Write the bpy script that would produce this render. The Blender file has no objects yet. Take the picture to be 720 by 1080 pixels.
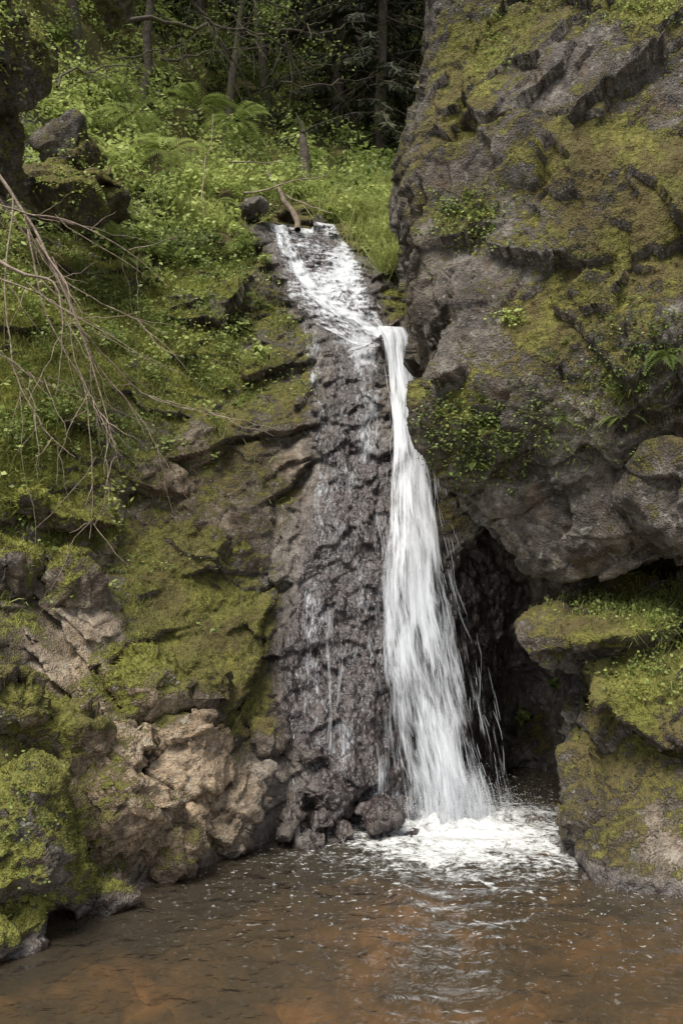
import bpy,bmesh,math
import numpy as np
from mathutils import Vector
rng=np.random.default_rng(11)
TH=math.radians(4.5); CAM=np.array([0,0,1.6]); FPX=935.0
cT,sT=math.cos(TH),math.sin(TH)
def at(px,py,Y):
    """site survey: bearing + distance -> world point (metres)"""
    px=np.asarray(px,float);py=np.asarray(py,float);Y=np.asarray(Y,float)
    u=(px-360)/FPX; v=(540-py)/FPX; d=cT-v*sT
    return np.stack([u/d*Y, Y+0*u, 1.6+(sT+v*cT)/d*Y],-1)
# ---------------- noise ----------------
def h3(ix,iy,iz,seed):
    h=(ix.astype(np.int64)*374761393+iy.astype(np.int64)*668265263+iz.astype(np.int64)*1440670441+seed*974634777)&0xffffffff
    h=((h^(h>>13))*1274126177)&0xffffffff
    h=((h^(h>>15))*2246822519)&0xffffffff
    return ((h^(h>>16))&0xffffff)/float(0x1000000)
def vnoise(P,seed=0):
    I=np.floor(P).astype(np.int64);f=P-I;f=f*f*(3-2*f);r=0
    for dx in(0,1):
        wx=f[:,0] if dx else 1-f[:,0]
        for dy in(0,1):
            wy=f[:,1] if dy else 1-f[:,1]
            for dz in(0,1):
                wz=f[:,2] if dz else 1-f[:,2]
                r=r+wx*wy*wz*h3(I[:,0]+dx,I[:,1]+dy,I[:,2]+dz,seed)
    return r*2-1
def fbm(P,size,octv=4,seed=0,gain=.5):
    r=0;a=1;t=0;Q=P/size
    for o in range(octv):
        r=r+a*vnoise(Q+17.3*o,seed+o);t+=a;a*=gain;Q=Q*2.03
    return r/t
def facet(P,size,seed=0,tilt=1.0,crack=False,ow=1.0):
    Q=P/np.asarray(size); I=np.floor(Q).astype(np.int64); n=len(Q)
    best=np.full(n,1e9);b2=np.full(n,1e9);h=np.zeros(n)
    for dx in(-1,0,1):
        for dy in(-1,0,1):
            for dz in(-1,0,1):
                jx,jy,jz=I[:,0]+dx,I[:,1]+dy,I[:,2]+dz
                fx=jx+h3(jx,jy,jz,seed);fy=jy+h3(jx,jy,jz,seed+1);fz=jz+h3(jx,jy,jz,seed+2)
                ex,ey,ez=Q[:,0]-fx,Q[:,1]-fy,Q[:,2]-fz
                d=ex*ex+ey*ey+ez*ez
                m=d<best
                hv=ow*(h3(jx,jy,jz,seed+3)-.5)+tilt*((h3(jx,jy,jz,seed+4)-.5)*ex+(h3(jx,jy,jz,seed+5)-.5)*ey+(h3(jx,jy,jz,seed+6)-.5)*ez)
                b2=np.where(m,best,np.minimum(b2,d))
                h=np.where(m,hv,h);best=np.where(m,d,best)
    if crack:return h,np.sqrt(b2)-np.sqrt(best)
    return h
def sst(a,b,x):
    t=np.clip((x-a)/(b-a),0,1);return t*t*(3-2*t)
# ---------------- mesh helper ----------------
def mkobj(name,V,F,mat,attrs={},smooth=True,parent=None,uv=None):
    V=np.asarray(V,np.float32);F=np.asarray(F,np.int32)
    me=bpy.data.meshes.new(name);n,k=F.shape
    me.vertices.add(len(V));me.vertices.foreach_set("co",V.ravel())
    me.loops.add(n*k);me.loops.foreach_set("vertex_index",F.ravel())
    me.polygons.add(n);me.polygons.foreach_set("loop_start",np.arange(0,n*k,k,dtype=np.int32))
    me.update(calc_edges=True)
    me.polygons.foreach_set("use_smooth",np.full(n,smooth))
    for a,val in attrs.items():
        at_=me.attributes.new(a,'FLOAT','POINT');at_.data.foreach_set("value",np.asarray(val,np.float32))
    if uv is not None:
        ul=me.uv_layers.new(name="UVMap");ul.data.foreach_set("uv",np.asarray(uv,np.float32)[F.ravel()].ravel())
    me.materials.append(mat);me.validate()
    ob=bpy.data.objects.new(name,me);bpy.context.scene.collection.objects.link(ob)
    if parent:ob.parent=parent
    return ob
def empty(name):
    e=bpy.data.objects.new(name,None);bpy.context.scene.collection.objects.link(e);return e
# ---------------- materials ----------------
def newmat(name):
    m=bpy.data.materials.new(name);m.use_nodes=True;nt=m.node_tree;nt.nodes.clear()
    out=nt.nodes.new("ShaderNodeOutputMaterial");return m,nt,out
class NB:
    def __init__(s,nt):s.nt=nt
    def n(s,t,**k):
        x=s.nt.nodes.new(t)
        for a,b in k.items():setattr(x,a,b)
        return x
    def l(s,a,b):s.nt.links.new(a,b)
    def noise(s,vec,scale,detail=5,rough=.6,dist=0):
        x=s.n("ShaderNodeTexNoise");x.inputs["Scale"].default_value=scale;x.inputs["Detail"].default_value=detail
        x.inputs["Roughness"].default_value=rough;x.inputs["Distortion"].default_value=dist;s.l(vec,x.inputs["Vector"]);return x.outputs["Fac"]
    def ramp(s,fac,stops):
        x=s.n("ShaderNodeValToRGB");e=x.color_ramp.elements
        while len(e)<len(stops):e.new(.5)
        for i,(p,c) in enumerate(stops):e[i].position=p;e[i].color=(*c,1) if len(c)==3 else c
        s.l(fac,x.inputs[0]);return x.outputs[0]
    def mix(s,f,a,b,mode='MIX'):
        x=s.n("ShaderNodeMix",data_type='RGBA',blend_type=mode)
        for i,v in((0,f),(6,a),(7,b)):
            if isinstance(v,(int,float)):x.inputs[i].default_value=v
            elif isinstance(v,tuple):x.inputs[i].default_value=(*v,1)
            else:s.l(v,x.inputs[i])
        return x.outputs[2]
    def math(s,op,a,b=0,c=0,clamp=False):
        x=s.n("ShaderNodeMath",operation=op,use_clamp=clamp)
        for i,v in enumerate((a,b,c)):
            if isinstance(v,(int,float)):x.inputs[i].default_value=v
            else:s.l(v,x.inputs[i])
        return x.outputs[0]
    def mr(s,v,a,b,c=0,d=1):
        x=s.n("ShaderNodeMapRange",interpolation_type='SMOOTHSTEP');s.l(v,x.inputs[0])
        for i,q in enumerate((a,b,c,d)):x.inputs[i+1].default_value=q
        return x.outputs[0]
    def attr(s,name):
        x=s.n("ShaderNodeAttribute",attribute_name=name);return x.outputs["Fac"]
def rock_material():
    m,nt,out=newmat("mossy_rock");b=NB(nt)
    pos=b.n("ShaderNodeNewGeometry").outputs["Position"]
    n1=b.noise(pos,2.2,6,.70);n2=b.noise(pos,14,4,.72);n3=b.noise(pos,75,2,.7);n4=b.noise(pos,4.3,4,.65)
    grey=b.ramp(n1,[(.32,(.038,.032,.027)),(.44,(.090,.077,.066)),(.55,(.155,.136,.118)),(.70,(.33,.30,.265))])
    tan=b.ramp(n1,[(.3,(.13,.092,.058)),(.45,(.30,.225,.15)),(.6,(.46,.37,.265)),(.75,(.58,.51,.41))])
    rock=b.mix(b.attr("tan"),grey,tan)
    rock=b.mix(.85,rock,b.ramp(n2,[(.32,(.28,.26,.24)),(.5,(.95,.93,.90)),(.68,(1.65,1.6,1.55))]),'MULTIPLY')
    rock=b.mix(.6,rock,b.ramp(n3,[(.3,(.45,.45,.45)),(.6,(1.25,1.25,1.25))]),'MULTIPLY')
    rock=b.mix(b.mr(n4,.54,.68,0,.6),rock,(.13,.085,.048))
    lich=b.mr(b.noise(pos,23,2,.5),.60,.70,0,.5)
    rock=b.mix(lich,rock,(.34,.34,.28))
    mm=b.noise(pos,30,3,.75)
    mossc=b.ramp(b.math('ADD',b.math('MULTIPLY',mm,.6),b.math('MULTIPLY',n1,.4)),[(.32,(.028,.027,.007)),(.45,(.092,.087,.018)),(.55,(.175,.163,.036)),(.7,(.34,.30,.08))])
    brown=b.mix(b.mr(n4,.42,.60,.8,.05),mossc,(.110,.082,.036))
    mossc=b.mix(b.attr("lush"),brown,b.mix(.5,mossc,(.31,.33,.065)))
    mf=b.math('ADD',b.attr("moss"),b.math('MULTIPLY',b.math('SUBTRACT',b.math('ADD',n2,b.math('MULTIPLY',n3,.6)),.8),1.3))
    mf=b.mr(mf,.42,.64)
    col=b.mix(mf,rock,mossc)
    wet=b.attr("wet")
    wetc=b.ramp(n2,[(.3,(.012,.009,.009)),(.5,(.045,.034,.032)),(.7,(.12,.097,.092))])
    col=b.mix(b.math('MULTIPLY',wet,.96),col,wetc)
    p=b.n("ShaderNodeBsdfPrincipled");b.l(col,p.inputs["Base Color"])
    r=b.mix(wet,b.mix(mf,(.7,.7,.7),(.95,.95,.95)),b.ramp(n2,[(.3,(.12,.12,.12)),(.65,(.45,.45,.45))]));b.l(r,p.inputs["Roughness"])
    b.l(b.math('ADD',b.math('MULTIPLY',wet,.25),.4),p.inputs["Specular IOR Level"])
    hh=b.math('ADD',b.math('MULTIPLY',n2,1.1),b.math('MULTIPLY',n3,b.math('SUBTRACT',.6,b.math('MULTIPLY',wet,.35))))
    hh=b.math('ADD',hh,b.math('MULTIPLY',mf,b.math('MULTIPLY',mm,1.3)))
    mp=b.n("ShaderNodeMapping");mp.inputs["Scale"].default_value=(1,1,.45);b.l(pos,mp.inputs[0])
    vor=b.n("ShaderNodeTexVoronoi",feature='F1');vor.inputs["Scale"].default_value=28;b.l(mp.outputs[0],vor.inputs["Vector"])
    hh=b.math('ADD',hh,b.math('MULTIPLY',wet,b.math('MULTIPLY',vor.outputs["Distance"],-.5)))
    bu=b.n("ShaderNodeBump");bu.inputs["Strength"].default_value=.9;bu.inputs["Distance"].default_value=.03;b.l(hh,bu.inputs["Height"])
    b.l(bu.outputs[0],p.inputs["Normal"]);b.l(p.outputs[0],out.inputs[0]);return m
def leaf_material(name,stops,trans=.35,rough=.55):
    m,nt,out=newmat(name);b=NB(nt)
    c=b.ramp(b.attr("shade"),stops)
    p=b.n("ShaderNodeBsdfPrincipled");b.l(c,p.inputs["Base Color"]);p.inputs["Roughness"].default_value=rough;p.inputs["Specular IOR Level"].default_value=.3
    t=b.n("ShaderNodeBsdfTranslucent");b.l(c,t.inputs[0])
    mx=b.n("ShaderNodeMixShader");mx.inputs[0].default_value=trans;b.l(p.outputs[0],mx.inputs[1]);b.l(t.outputs[0],mx.inputs[2])
    b.l(mx.outputs[0],out.inputs[0]);return m
def bark_material(name,c1,c2,moss=.5):
    m,nt,out=newmat(name);b=NB(nt)
    pos=b.n("ShaderNodeNewGeometry").outputs["Position"]
    n=b.noise(pos,18,4,.7);c=b.ramp(n,[(.3,c1),(.7,c2)])
    c=b.mix(b.mr(b.noise(pos,4,3),.5,.6,0,moss),c,(.10,.11,.025))
    p=b.n("ShaderNodeBsdfPrincipled");b.l(c,p.inputs["Base Color"]);p.inputs["Roughness"].default_value=.85
    bu=b.n("ShaderNodeBump");bu.inputs["Distance"].default_value=.02;b.l(n,bu.inputs["Height"]);b.l(bu.outputs[0],p.inputs["Normal"])
    b.l(p.outputs[0],out.inputs[0]);return m
M_rock=rock_material()
M_moss=leaf_material("moss_tufts",[(0,(.04,.039,.01)),(.5,(.18,.175,.038)),(1,(.46,.46,.11))],.3,.8)
M_leaf=leaf_material("leaves",[(0,(.014,.021,.008)),(.5,(.125,.175,.04)),(1,(.46,.53,.165))],.4)
M_grass=leaf_material("grass",[(0,(.09,.115,.025)),(.5,(.29,.335,.085)),(1,(.60,.62,.25))],.4)
M_needle=leaf_material("needles",[(0,(.010,.013,.008)),(.5,(.038,.045,.022)),(1,(.13,.13,.06))],.2,.7)
M_bark=bark_material("bark",(.03,.023,.017),(.13,.10,.075))
M_log=bark_material("log_bark",(.06,.045,.03),(.24,.18,.125),.3)
M_dead=bark_material("dead_wood",(.17,.12,.085),(.42,.33,.25),.15)
# ---------------- terrain sheet ----------------
PXS=[-400,-100,0,100,200,300,400,500,620,720,1000]
PYS=[960,860,780,700,600,500,420,350,300,260,225,160,80,0,-100]
T=[[2.9,3.0,3.2,3.5,3.9,4.2,4.4,4.6,4.8,5,5.2,5.6,6,6.5,7.5],
[4.0,4.05,4.15,4.4,4.9,5.2,5.45,5.7,5.9,6.1,6.3,6.8,7.3,8,9],
[4.2,4.3,4.45,4.8,5.4,5.7,5.9,6.3,6.6,6.9,7.2,8.0,9,10,11.5],
[4.65,4.75,4.95,5.3,5.85,6.1,6.35,6.9,7.3,7.7,8.2,9.5,11,12.5,14],
[5.05,5.2,5.45,5.75,6.2,6.5,6.95,7.5,7.95,8.4,9.2,11,13,15,17],
[5.5,5.65,5.95,6.2,6.5,6.85,7.25,7.75,8.2,8.7,9.8,12.5,15,17.5,20],
[5.9,5.95,6.15,6.35,6.6,6.95,7.3,7.75,8.3,9.0,10.3,13,16,19,22],
[6.9,6.9,6.95,7.0,7.1,7.3,7.5,7.9,8.4,9.2,10.5,13,16,19,22],
[7.2,7.2,7.2,7.2,7.2,7.4,7.7,8,8.5,9.2,10.5,13,16,19,22],
[5.8,5.8,5.9,6.0,6.3,6.8,7.3,7.8,8.3,9,10,12,15,18,21],
[4.5,4.5,4.6,4.8,5.2,5.8,6.3,6.8,7.3,8,9,10.5,12.5,15,18]]
cp=np.array([at(PXS[i],PYS[j],T[i][j]) for i in range(len(PXS)) for j in range(len(PYS))])
def tps(r2):return .5*r2*np.log(r2+1e-9)
A=cp[:,[0,2]];n=len(A)
K=tps(((A[:,None]-A[None])**2).sum(-1))+np.eye(n)*.02
Pm=np.c_[np.ones(n),A];LHS=np.block([[K,Pm],[Pm.T,np.zeros((3,3))]])
W=np.linalg.solve(LHS,np.r_[cp[:,1],0,0,0])
def Dbase(x,z):
    out=np.empty(len(x))
    for i in range(0,len(x),20000):
        q=np.c_[x[i:i+20000],z[i:i+20000]]
        d=((q[:,None]-A[None])**2).sum(-1)
        out[i:i+20000]=tps(d)@W[:n]+W[n]+q@W[n+1:]
    return np.clip(out,1.0,60)
xs=np.r_[np.linspace(-14,-3.32,50),np.arange(-3.3,3.2,.013),np.linspace(3.22,14,50)]
zs=np.r_[np.arange(-.9,6,.012),np.arange(6,28,.1)]
X,Z=np.meshgrid(xs,zs);x=X.ravel();z=Z.ravel()
xc=np.r_[np.linspace(-14,-3.4,20),np.linspace(-3.3,3.2,110),np.linspace(3.4,14,20)];zc=np.r_[np.linspace(-.9,6,120),np.linspace(6.1,28,80)]
XC,ZC=np.meshgrid(xc,zc);YC=Dbase(XC.ravel(),ZC.ravel()).reshape(XC.shape)
def bil(gx,gz,G,x,z):
    i=np.clip(np.searchsorted(gx,x)-1,0,len(gx)-2);j=np.clip(np.searchsorted(gz,z)-1,0,len(gz)-2)
    fx=np.clip((x-gx[i])/(gx[i+1]-gx[i]),0,1);fz=np.clip((z-gz[j])/(gz[j+1]-gz[j]),0,1)
    return G[j,i]*(1-fx)*(1-fz)+G[j,i+1]*fx*(1-fz)+G[j+1,i]*(1-fx)*fz+G[j+1,i+1]*fx*fz
y0=bil(xc,zc,YC,x,z)
P0=np.stack([x,y0,z],-1)
def gsum(P,lst):
    r=np.zeros(len(P))
    for (px,py,Y,rad,a) in lst:
        c=at(px,py,Y);r+=a*np.exp(-((P-c)**2).sum(-1)/rad**2)
    return r
wetl=[(310,248,9.0,.45,1.2),(340,275,8.5,.45,1.2),(350,305,8.2,.4,1.2),(365,335,7.9,.35,1.1),(372,380,7.5,.32,1.1),(370,430,7.2,.32,1.1),(368,490,6.9,.34,1.1),(362,550,6.7,.34,1.1),(356,610,6.5,.35,1.1),(350,670,6.3,.36,1.1),(348,730,6.2,.38,1.1),(354,790,6.1,.37,1),(385,850,5.9,.35,1),(420,700,6.4,.4,1),(430,780,6.3,.4,1),(430,600,6.7,.35,1),(420,500,7.0,.25,1),(480,800,6.8,.5,1),(500,700,7.0,.5,1),(520,620,7.1,.5,1),(440,870,6.1,.4,1),(300,880,5.6,.15,.6),(330,870,5.6,.2,.8),(560,760,7.2,.6,1)]
def paint(P,N,base=0.45):
    wet=np.clip(gsum(P,wetl)*1.4-.35+.25*fbm(P,.25,3,91),0,1)
    shore=sst(.11,.01,P[:,2]+.05*fbm(P,.3,2,5));wet=np.maximum(wet,shore*.8)
    tan=np.clip(gsum(P,[(150,800,5,.5,1.1),(200,830,5.1,.4,.9),(90,850,4.7,.4,.9),(110,740,5.1,.4,.8),(205,500,6.4,.45,.8),(300,480,6.8,.3,.6),(250,370,7.2,.3,.5),(690,880,4.8,.3,.3),(60,650,5.2,.5,.4),(130,560,6.0,.3,.4)])+.3*fbm(P,.5,3,33),0,1)
    ms=[(100,330,7,.9,.35),(230,390,7,.4,.35),(30,450,5.8,.9,.35),(20,300,6.4,.8,.3),(10,870,4.25,.35,.3),(20,960,4.2,.3,.3),(75,930,4.45,.2,.3),(260,620,6.2,.5,.36),(230,690,6,.45,.34),(180,620,6.1,.3,.35),(150,700,5.4,.25,.4),(300,400,7.3,.3,.35),(270,250,8.6,.4,.3),(400,320,8,.3,.4),(170,760,5.3,.15,.3),(280,740,6.0,.3,.35),(20,740,4.7,.3,.3),(90,185,7.3,.5,.4),(0,60,5.3,.5,.3),
        (205,440,6.5,.22,-.5),(190,505,6.3,.24,-.55),(240,545,6.35,.16,-.4),(95,640,5.4,.25,-.35),(60,700,5,.15,-.2),(150,800,5,.33,-.25),(200,830,5.1,.3,-.32),(270,820,5.5,.3,-.15),(310,480,6.8,.18,-.5),(270,530,6.5,.1,-.3),(90,860,4.7,.22,-.2),(350,850,5.8,.5,-.6),(250,370,7.2,.14,-.35),(130,600,5.8,.18,-.3),
        (500,140,6.1,.35,.33),(480,50,6.2,.35,.38),(540,15,6,.3,.3),(570,190,5.8,.3,.28),(640,150,5.6,.3,.32),(705,170,5.3,.25,.45),(620,270,5.5,.4,.32),(650,330,5.4,.3,.32),(560,420,5.6,.3,.3),(470,430,5.8,.3,.4),(500,490,5.8,.25,.35),(670,-10,5.5,.35,.45),(700,240,5.2,.3,.35),(500,230,6,.15,.3),(560,330,5.6,.25,.2),
        (600,550,5.6,.45,-.35),(620,70,5.8,.35,-.25),(450,300,6.0,.3,-.15),(590,110,5.8,.2,-.2),(640,790,5.1,.5,.3),(660,740,5.2,.4,.2),(620,650,5.5,.5,.2),(700,900,4.8,.2,-.35)]
    up=N[:,2]
    moss=base+gsum(P,ms)+.28*(up-.25)+.46*fbm(P,.4,4,55)+.26*fbm(P,.09,3,56)
    moss=np.where(up<-.25,moss-.5*(-up-.25)-.1,moss)
    far=sst(8.6,9.8,P[:,1]);moss=moss+far*.35
    moss=moss*(1-np.clip(wet*1.4,0,1))
    lush=np.clip(gsum(P,[(60,360,6.6,1.0,1.1),(0,500,5.6,.8,.95),(200,300,7.8,.8,1.0),(230,400,7.0,.4,.4),(10,870,4.25,.5,.65),(140,700,5.4,.35,.9),(20,960,4.1,.4,.5),(680,715,5.1,.25,.5),(20,620,5.1,.5,.6),(240,620,6.2,.4,.15),(400,300,8.2,.4,.8),(690,-10,5.5,.4,.5),(490,440,5.8,.3,.3),(500,20,6,.4,.3)])+.35*fbm(P,.4,3,77),0,1)
    return np.clip(moss,0,1.2),np.clip(tan,0,1),wet,lush
nm0=np.tile([0,-.85,.5],(len(P0),1))
m0,t0_,w0,l0=paint(P0,nm0)
near=1-sst(6.2,8,z)
ca,sa=math.cos(.62),math.sin(.62)
wp=P0+.22*np.stack([fbm(P0,.7,4,s_) for s_ in(301,311,321)],-1)
strat=np.stack([ca*wp[:,0]+sa*wp[:,2],wp[:,1],-sa*wp[:,0]+ca*wp[:,2]],-1)
f1,k1=facet(strat,(1.1,.9,.55),1,1.6,True,.6);f2=facet(strat,(.36,.34,.22),20,1.5,False,.6);f3=facet(wp,(.10,.10,.08),40,1.2)
soft=sst(.35,.8,m0)
disp=.24*f1+.10*f2*(1-.35*soft)+.03*f3*(1-.3*soft)+.14*fbm(P0,1.1,4,3)+.035*fbm(P0,.14,4,6)*(1+.6*soft)-.02*np.exp(-k1/.04)
sl=sst(.25,.7,w0)*sst(.1,.4,z)
lw=P0+.09*np.stack([fbm(P0,.2,3,s_) for s_ in(331,341,351)],-1)
hl_,kl=facet(lw,(.17,.17,.22),61,1.2,True)
disp=disp*(1-.72*sl)+sl*(.12*fbm(P0,.6,3,64)+.03*np.sqrt(np.clip(kl,0,1))+.05*hl_+.035*fbm(P0,.12,5,62,.6))
disp=disp+ (1-near)*.5*fbm(P0,2.2,4,9)
yv=y0-disp
Yg=yv.reshape(X.shape)
def surf_y(x,z):return bil(xs,zs,Yg,np.asarray(x,float),np.asarray(z,float))
nx,nz=len(xs),len(zs)
gy_z,gy_x=np.gradient(Yg,zs,xs)
NN=np.stack([gy_x,-np.ones_like(Yg),gy_z],-1).reshape(-1,3);NN/=np.linalg.norm(NN,axis=1)[:,None]
PT=np.stack([x,yv,z],-1)
moss,tan,wet,lush=paint(PT,NN)
idx=np.arange(nx*nz).reshape(nz,nx)
F=np.stack([idx[:-1,:-1],idx[:-1,1:],idx[1:,1:],idx[1:,:-1]],-1).reshape(-1,4)
mkobj("terrain",PT,F,M_rock,dict(moss=moss,tan=tan,wet=wet,lush=lush))
dxs=np.gradient(xs);dzs=np.gradient(zs)
area=(dxs[None,:]*dzs[:,None]).ravel()/np.abs(NN[:,1]).clip(.15)
SC=[(PT,NN,moss,lush,wet,area)]
# ---------------- rocks from fractured chunks ----------------
def hullpts_front(lst,depth,dx=0.0,dz=0.0):
    f=np.array([at(*q) for q in lst]);bk=f+np.array([dx,depth,dz]);return np.r_[f,bk]
def chunk(px,py,Y,rx,ry,rz,seed,n=16):
    r=np.random.default_rng(seed);d=r.normal(size=(n,3));d/=np.linalg.norm(d,axis=1)[:,None]
    a=r.uniform(-.5,.5);p=d*np.array([rx,ry,rz])*r.uniform(.88,1.15,(n,1))
    R=np.array([[math.cos(a),0,math.sin(a)],[0,1,0],[-math.sin(a),0,math.cos(a)]])
    return at(px,py,Y)+p@R.T
def make_rock(name,hulls,voxel,d=(.1,.05,.02),sizes=((.6,.6,.4),(.22,.22,.15),(.08,.08,.06)),base=.42,seed=100,smooth_it=1,big=.0,parent=None,ck=.015,ow=.7,rot=.5,fine=.35):
    bm=bmesh.new()
    for h in hulls:
        b2=bmesh.new()
        for p in h:b2.verts.new(p)
        r=bmesh.ops.convex_hull(b2,input=b2.verts)
        bmesh.ops.delete(b2,geom=list({g for g in r["geom_interior"]+r["geom_unused"] if isinstance(g,bmesh.types.BMVert)}),context='VERTS')
        tmp=bpy.data.meshes.new("t");b2.to_mesh(tmp);b2.free();bm.from_mesh(tmp)
    me=bpy.data.meshes.new("t");bm.to_mesh(me);bm.free()
    ob=bpy.data.objects.new("t",me);bpy.context.scene.collection.objects.link(ob)
    md=ob.modifiers.new("r",'REMESH');md.mode='VOXEL';md.voxel_size=voxel
    dg=bpy.context.evaluated_depsgraph_get();ev=ob.evaluated_get(dg);m2=bpy.data.meshes.new_from_object(ev)
    nv=len(m2.vertices);V=np.empty(nv*3,np.float32);m2.vertices.foreach_get("co",V);V=V.reshape(-1,3).astype(float)
    L=np.empty(len(m2.loops),np.int32);m2.loops.foreach_get("vertex_index",L);F=L.reshape(-1,4)
    E=np.empty(len(m2.edges)*2,np.int32);m2.edges.foreach_get("vertices",E);E=E.reshape(-1,2)
    deg=np.bincount(E.ravel(),minlength=nv).clip(1)
    def lap(V,f):
        S=np.zeros_like(V)
        for k in range(3):S[:,k]=np.bincount(E[:,0],V[E[:,1],k],nv)+np.bincount(E[:,1],V[E[:,0],k],nv)
        return (1-f)*V+f*S/deg[:,None]
    for _ in range(smooth_it):V=lap(V,.6)
    bpy.data.objects.remove(ob)
    def normals(V):
        fn=np.cross(V[F[:,2]]-V[F[:,0]],V[F[:,3]]-V[F[:,1]]);N=np.zeros_like(V)
        for k in range(4):
            for c in range(3):N[:,c]+=np.bincount(F[:,k],fn[:,c],nv)
        ar=np.linalg.norm(N,axis=1)+1e-12
        return N/ar[:,None],ar/8
    Vs=V
    for _ in range(6):Vs=lap(Vs,.7)
    N,_=normals(Vs)
    Wp=V+.16*min(1,sizes[0][0])*np.stack([fbm(V,.5*sizes[0][0]+.1,4,seed+s_) for s_ in(61,62,63)],-1)
    cr,sr=math.cos(rot),math.sin(rot);Wp=np.stack([cr*Wp[:,0]+sr*Wp[:,2],Wp[:,1],-sr*Wp[:,0]+cr*Wp[:,2]],-1)
    fa,kk=facet(Wp,sizes[0],seed,1.9,True,ow)
    D=d[0]*fa+d[1]*facet(Wp,sizes[1],seed+10,1.8,False,ow)+d[2]*facet(Wp,sizes[2],seed+20,1.4,False,.6)+d[1]*fine*fbm(V,.15,5,seed+30,.6)+big*fbm(V,1.0,3,seed+31)-ck*np.exp(-kk/.03)
    V=V+N*D[:,None];N,ar=normals(V)
    moss,tan,wet,lush=paint(V,N,base)
    o=mkobj(name,V,F,M_rock,dict(moss=moss,tan=tan,wet=wet,lush=lush),parent=parent)
    SC.append((V,N,moss,lush,wet,ar));return o
bA=hullpts_front([(480,-120,6.5),(462,-20,6.35),(456,60,6.3),(434,100,6.35),(430,190,6.3),(441,240,6.1),(443,350,5.85),(560,360,5.45),(700,340,5.05),(900,340,4.7),(900,-120,5.3),(640,-120,5.9)],2.6,.15)
bB=hullpts_front([(444,330,5.9),(443,390,5.7),(449,450,5.72),(472,492,5.78),(510,545,5.85),(590,450,5.3),(700,430,5.0),(900,430,4.7),(700,330,5.05),(900,330,4.7)],1.6,.45,.35)
bC=hullpts_front([(512,545,5.95),(540,578,5.95),(590,612,5.8),(645,612,5.6),(690,555,5.3),(900,560,4.9),(900,420,4.7),(700,425,5.15),(595,450,5.45)],1.8,.6,.3)
bD=hullpts_front([(668,520,5.15),(700,480,5.0),(800,470,4.8),(900,480,4.7),(900,600,4.7),(725,585,5.0),(700,555,5.05)],1.2)
bL=hullpts_front([(470,60,6.4),(434,118,6.5),(432,175,6.5),(448,215,6.4),(520,200,6.0),(560,100,6.0)],1.2)
make_rock("rock_cliff",[bA,bB,bC,bD,bL],.016,d=(.16,.085,.024),sizes=((.9,.85,.75),(.36,.36,.30),(.12,.12,.10)),base=.44,seed=900,big=.07,ck=.008,ow=.22,rot=.8,fine=.45)
slab=hullpts_front([(545,660,5.75),(562,642,5.9),(640,634,5.9),(700,646,5.5),(708,662,5.25),(640,672,5.2),(590,682,5.3),(556,690,5.5),(600,712,5.6),(690,700,5.5)],.5,.25)
make_rock("boulder",[slab],.014,d=(.04,.04,.02),base=.46,seed=300)
bE=hullpts_front([(618,705,5.3),(640,692,5.5),(720,690,5.3),(800,690,5.2),(622,735,5.2),(700,790,4.95),(800,800,4.8)],.7,.2)
make_rock("boulder",[bE],.014,d=(.06,.05,.02),base=.46,seed=330)
bF=hullpts_front([(592,790,5.5),(612,745,5.55),(640,752,5.4),(720,800,5.0),(850,800,4.8),(596,850,5.35),(610,900,5.2),(640,945,4.85),(850,990,4.4)],.8,.25)
bF2=hullpts_front([(600,870,5.3),(680,850,4.95),(720,870,4.8),(850,880,4.6),(620,955,4.8),(850,1010,4.3)],.5)
make_rock("boulder",[bF,bF2],.014,d=(.08,.05,.022),base=.43,seed=360)
fill=hullpts_front([(600,640,6.4),(650,612,6.3),(760,600,5.9),(900,620,5.6),(620,760,6.2),(900,800,5.4)],.9,.2)
make_rock("boulder",[fill],.02,d=(.08,.05,.02),base=.6,seed=390)
ch=[(25,880,4.3,.33,.4,.42),(0,975,4.1,.3,.3,.2),(95,930,4.55,.22,.25,.16),(125,850,4.9,.40,.3,.30),(195,805,5.3,.30,.3,.33),(180,880,5.05,.26,.25,.22),(150,725,5.45,.34,.3,.24),(55,790,4.8,.32,.3,.24),(215,740,5.65,.2,.3,.24),(15,735,4.65,.2,.25,.18),(240,855,5.35,.18,.25,.27),(110,790,5.05,.3,.25,.24),(70,860,4.65,.2,.22,.2)]
for i,g in enumerate([[0,1],[2,12,7,9],[3,11,5],[4,6,8,10]]):
    make_rock("boulder",[chunk(*ch[k],500+k,22) for k in g],.012,d=(.075,.05,.022),sizes=((.45,.45,.32),(.20,.20,.14),(.075,.075,.055)),base=.50,seed=400+i*37,ck=.012,ow=.5,fine=.3)
rub=[(300,865,5.6,.16,.18,.12),(345,840,5.85,.2,.2,.13),(395,862,5.8,.14,.18,.09),(320,800,6.0,.2,.2,.15),(265,830,5.55,.16,.2,.2),(425,885,5.8,.11,.15,.05),(370,810,6.1,.17,.2,.12),(280,780,5.95,.18,.2,.16),(320,885,5.55,.1,.1,.07),(360,880,5.7,.13,.13,.08),(245,900,5.35,.12,.12,.08),(340,868,5.65,.1,.1,.08)]
make_rock("rock_pile",[chunk(*q,600+k) for k,q in enumerate(rub)],.011,d=(.05,.035,.018),sizes=((.3,.3,.24),(.13,.13,.10),(.06,.06,.05)),base=.35,seed=700,ck=.012,ow=.5)
lg=[(150,500,6.4,.38,.35,.16),(60,540,5.9,.4,.4,.15),(90,640,5.6,.24,.3,.40),(210,470,6.8,.22,.3,.3),(0,600,5.4,.3,.3,.2)]
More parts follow.
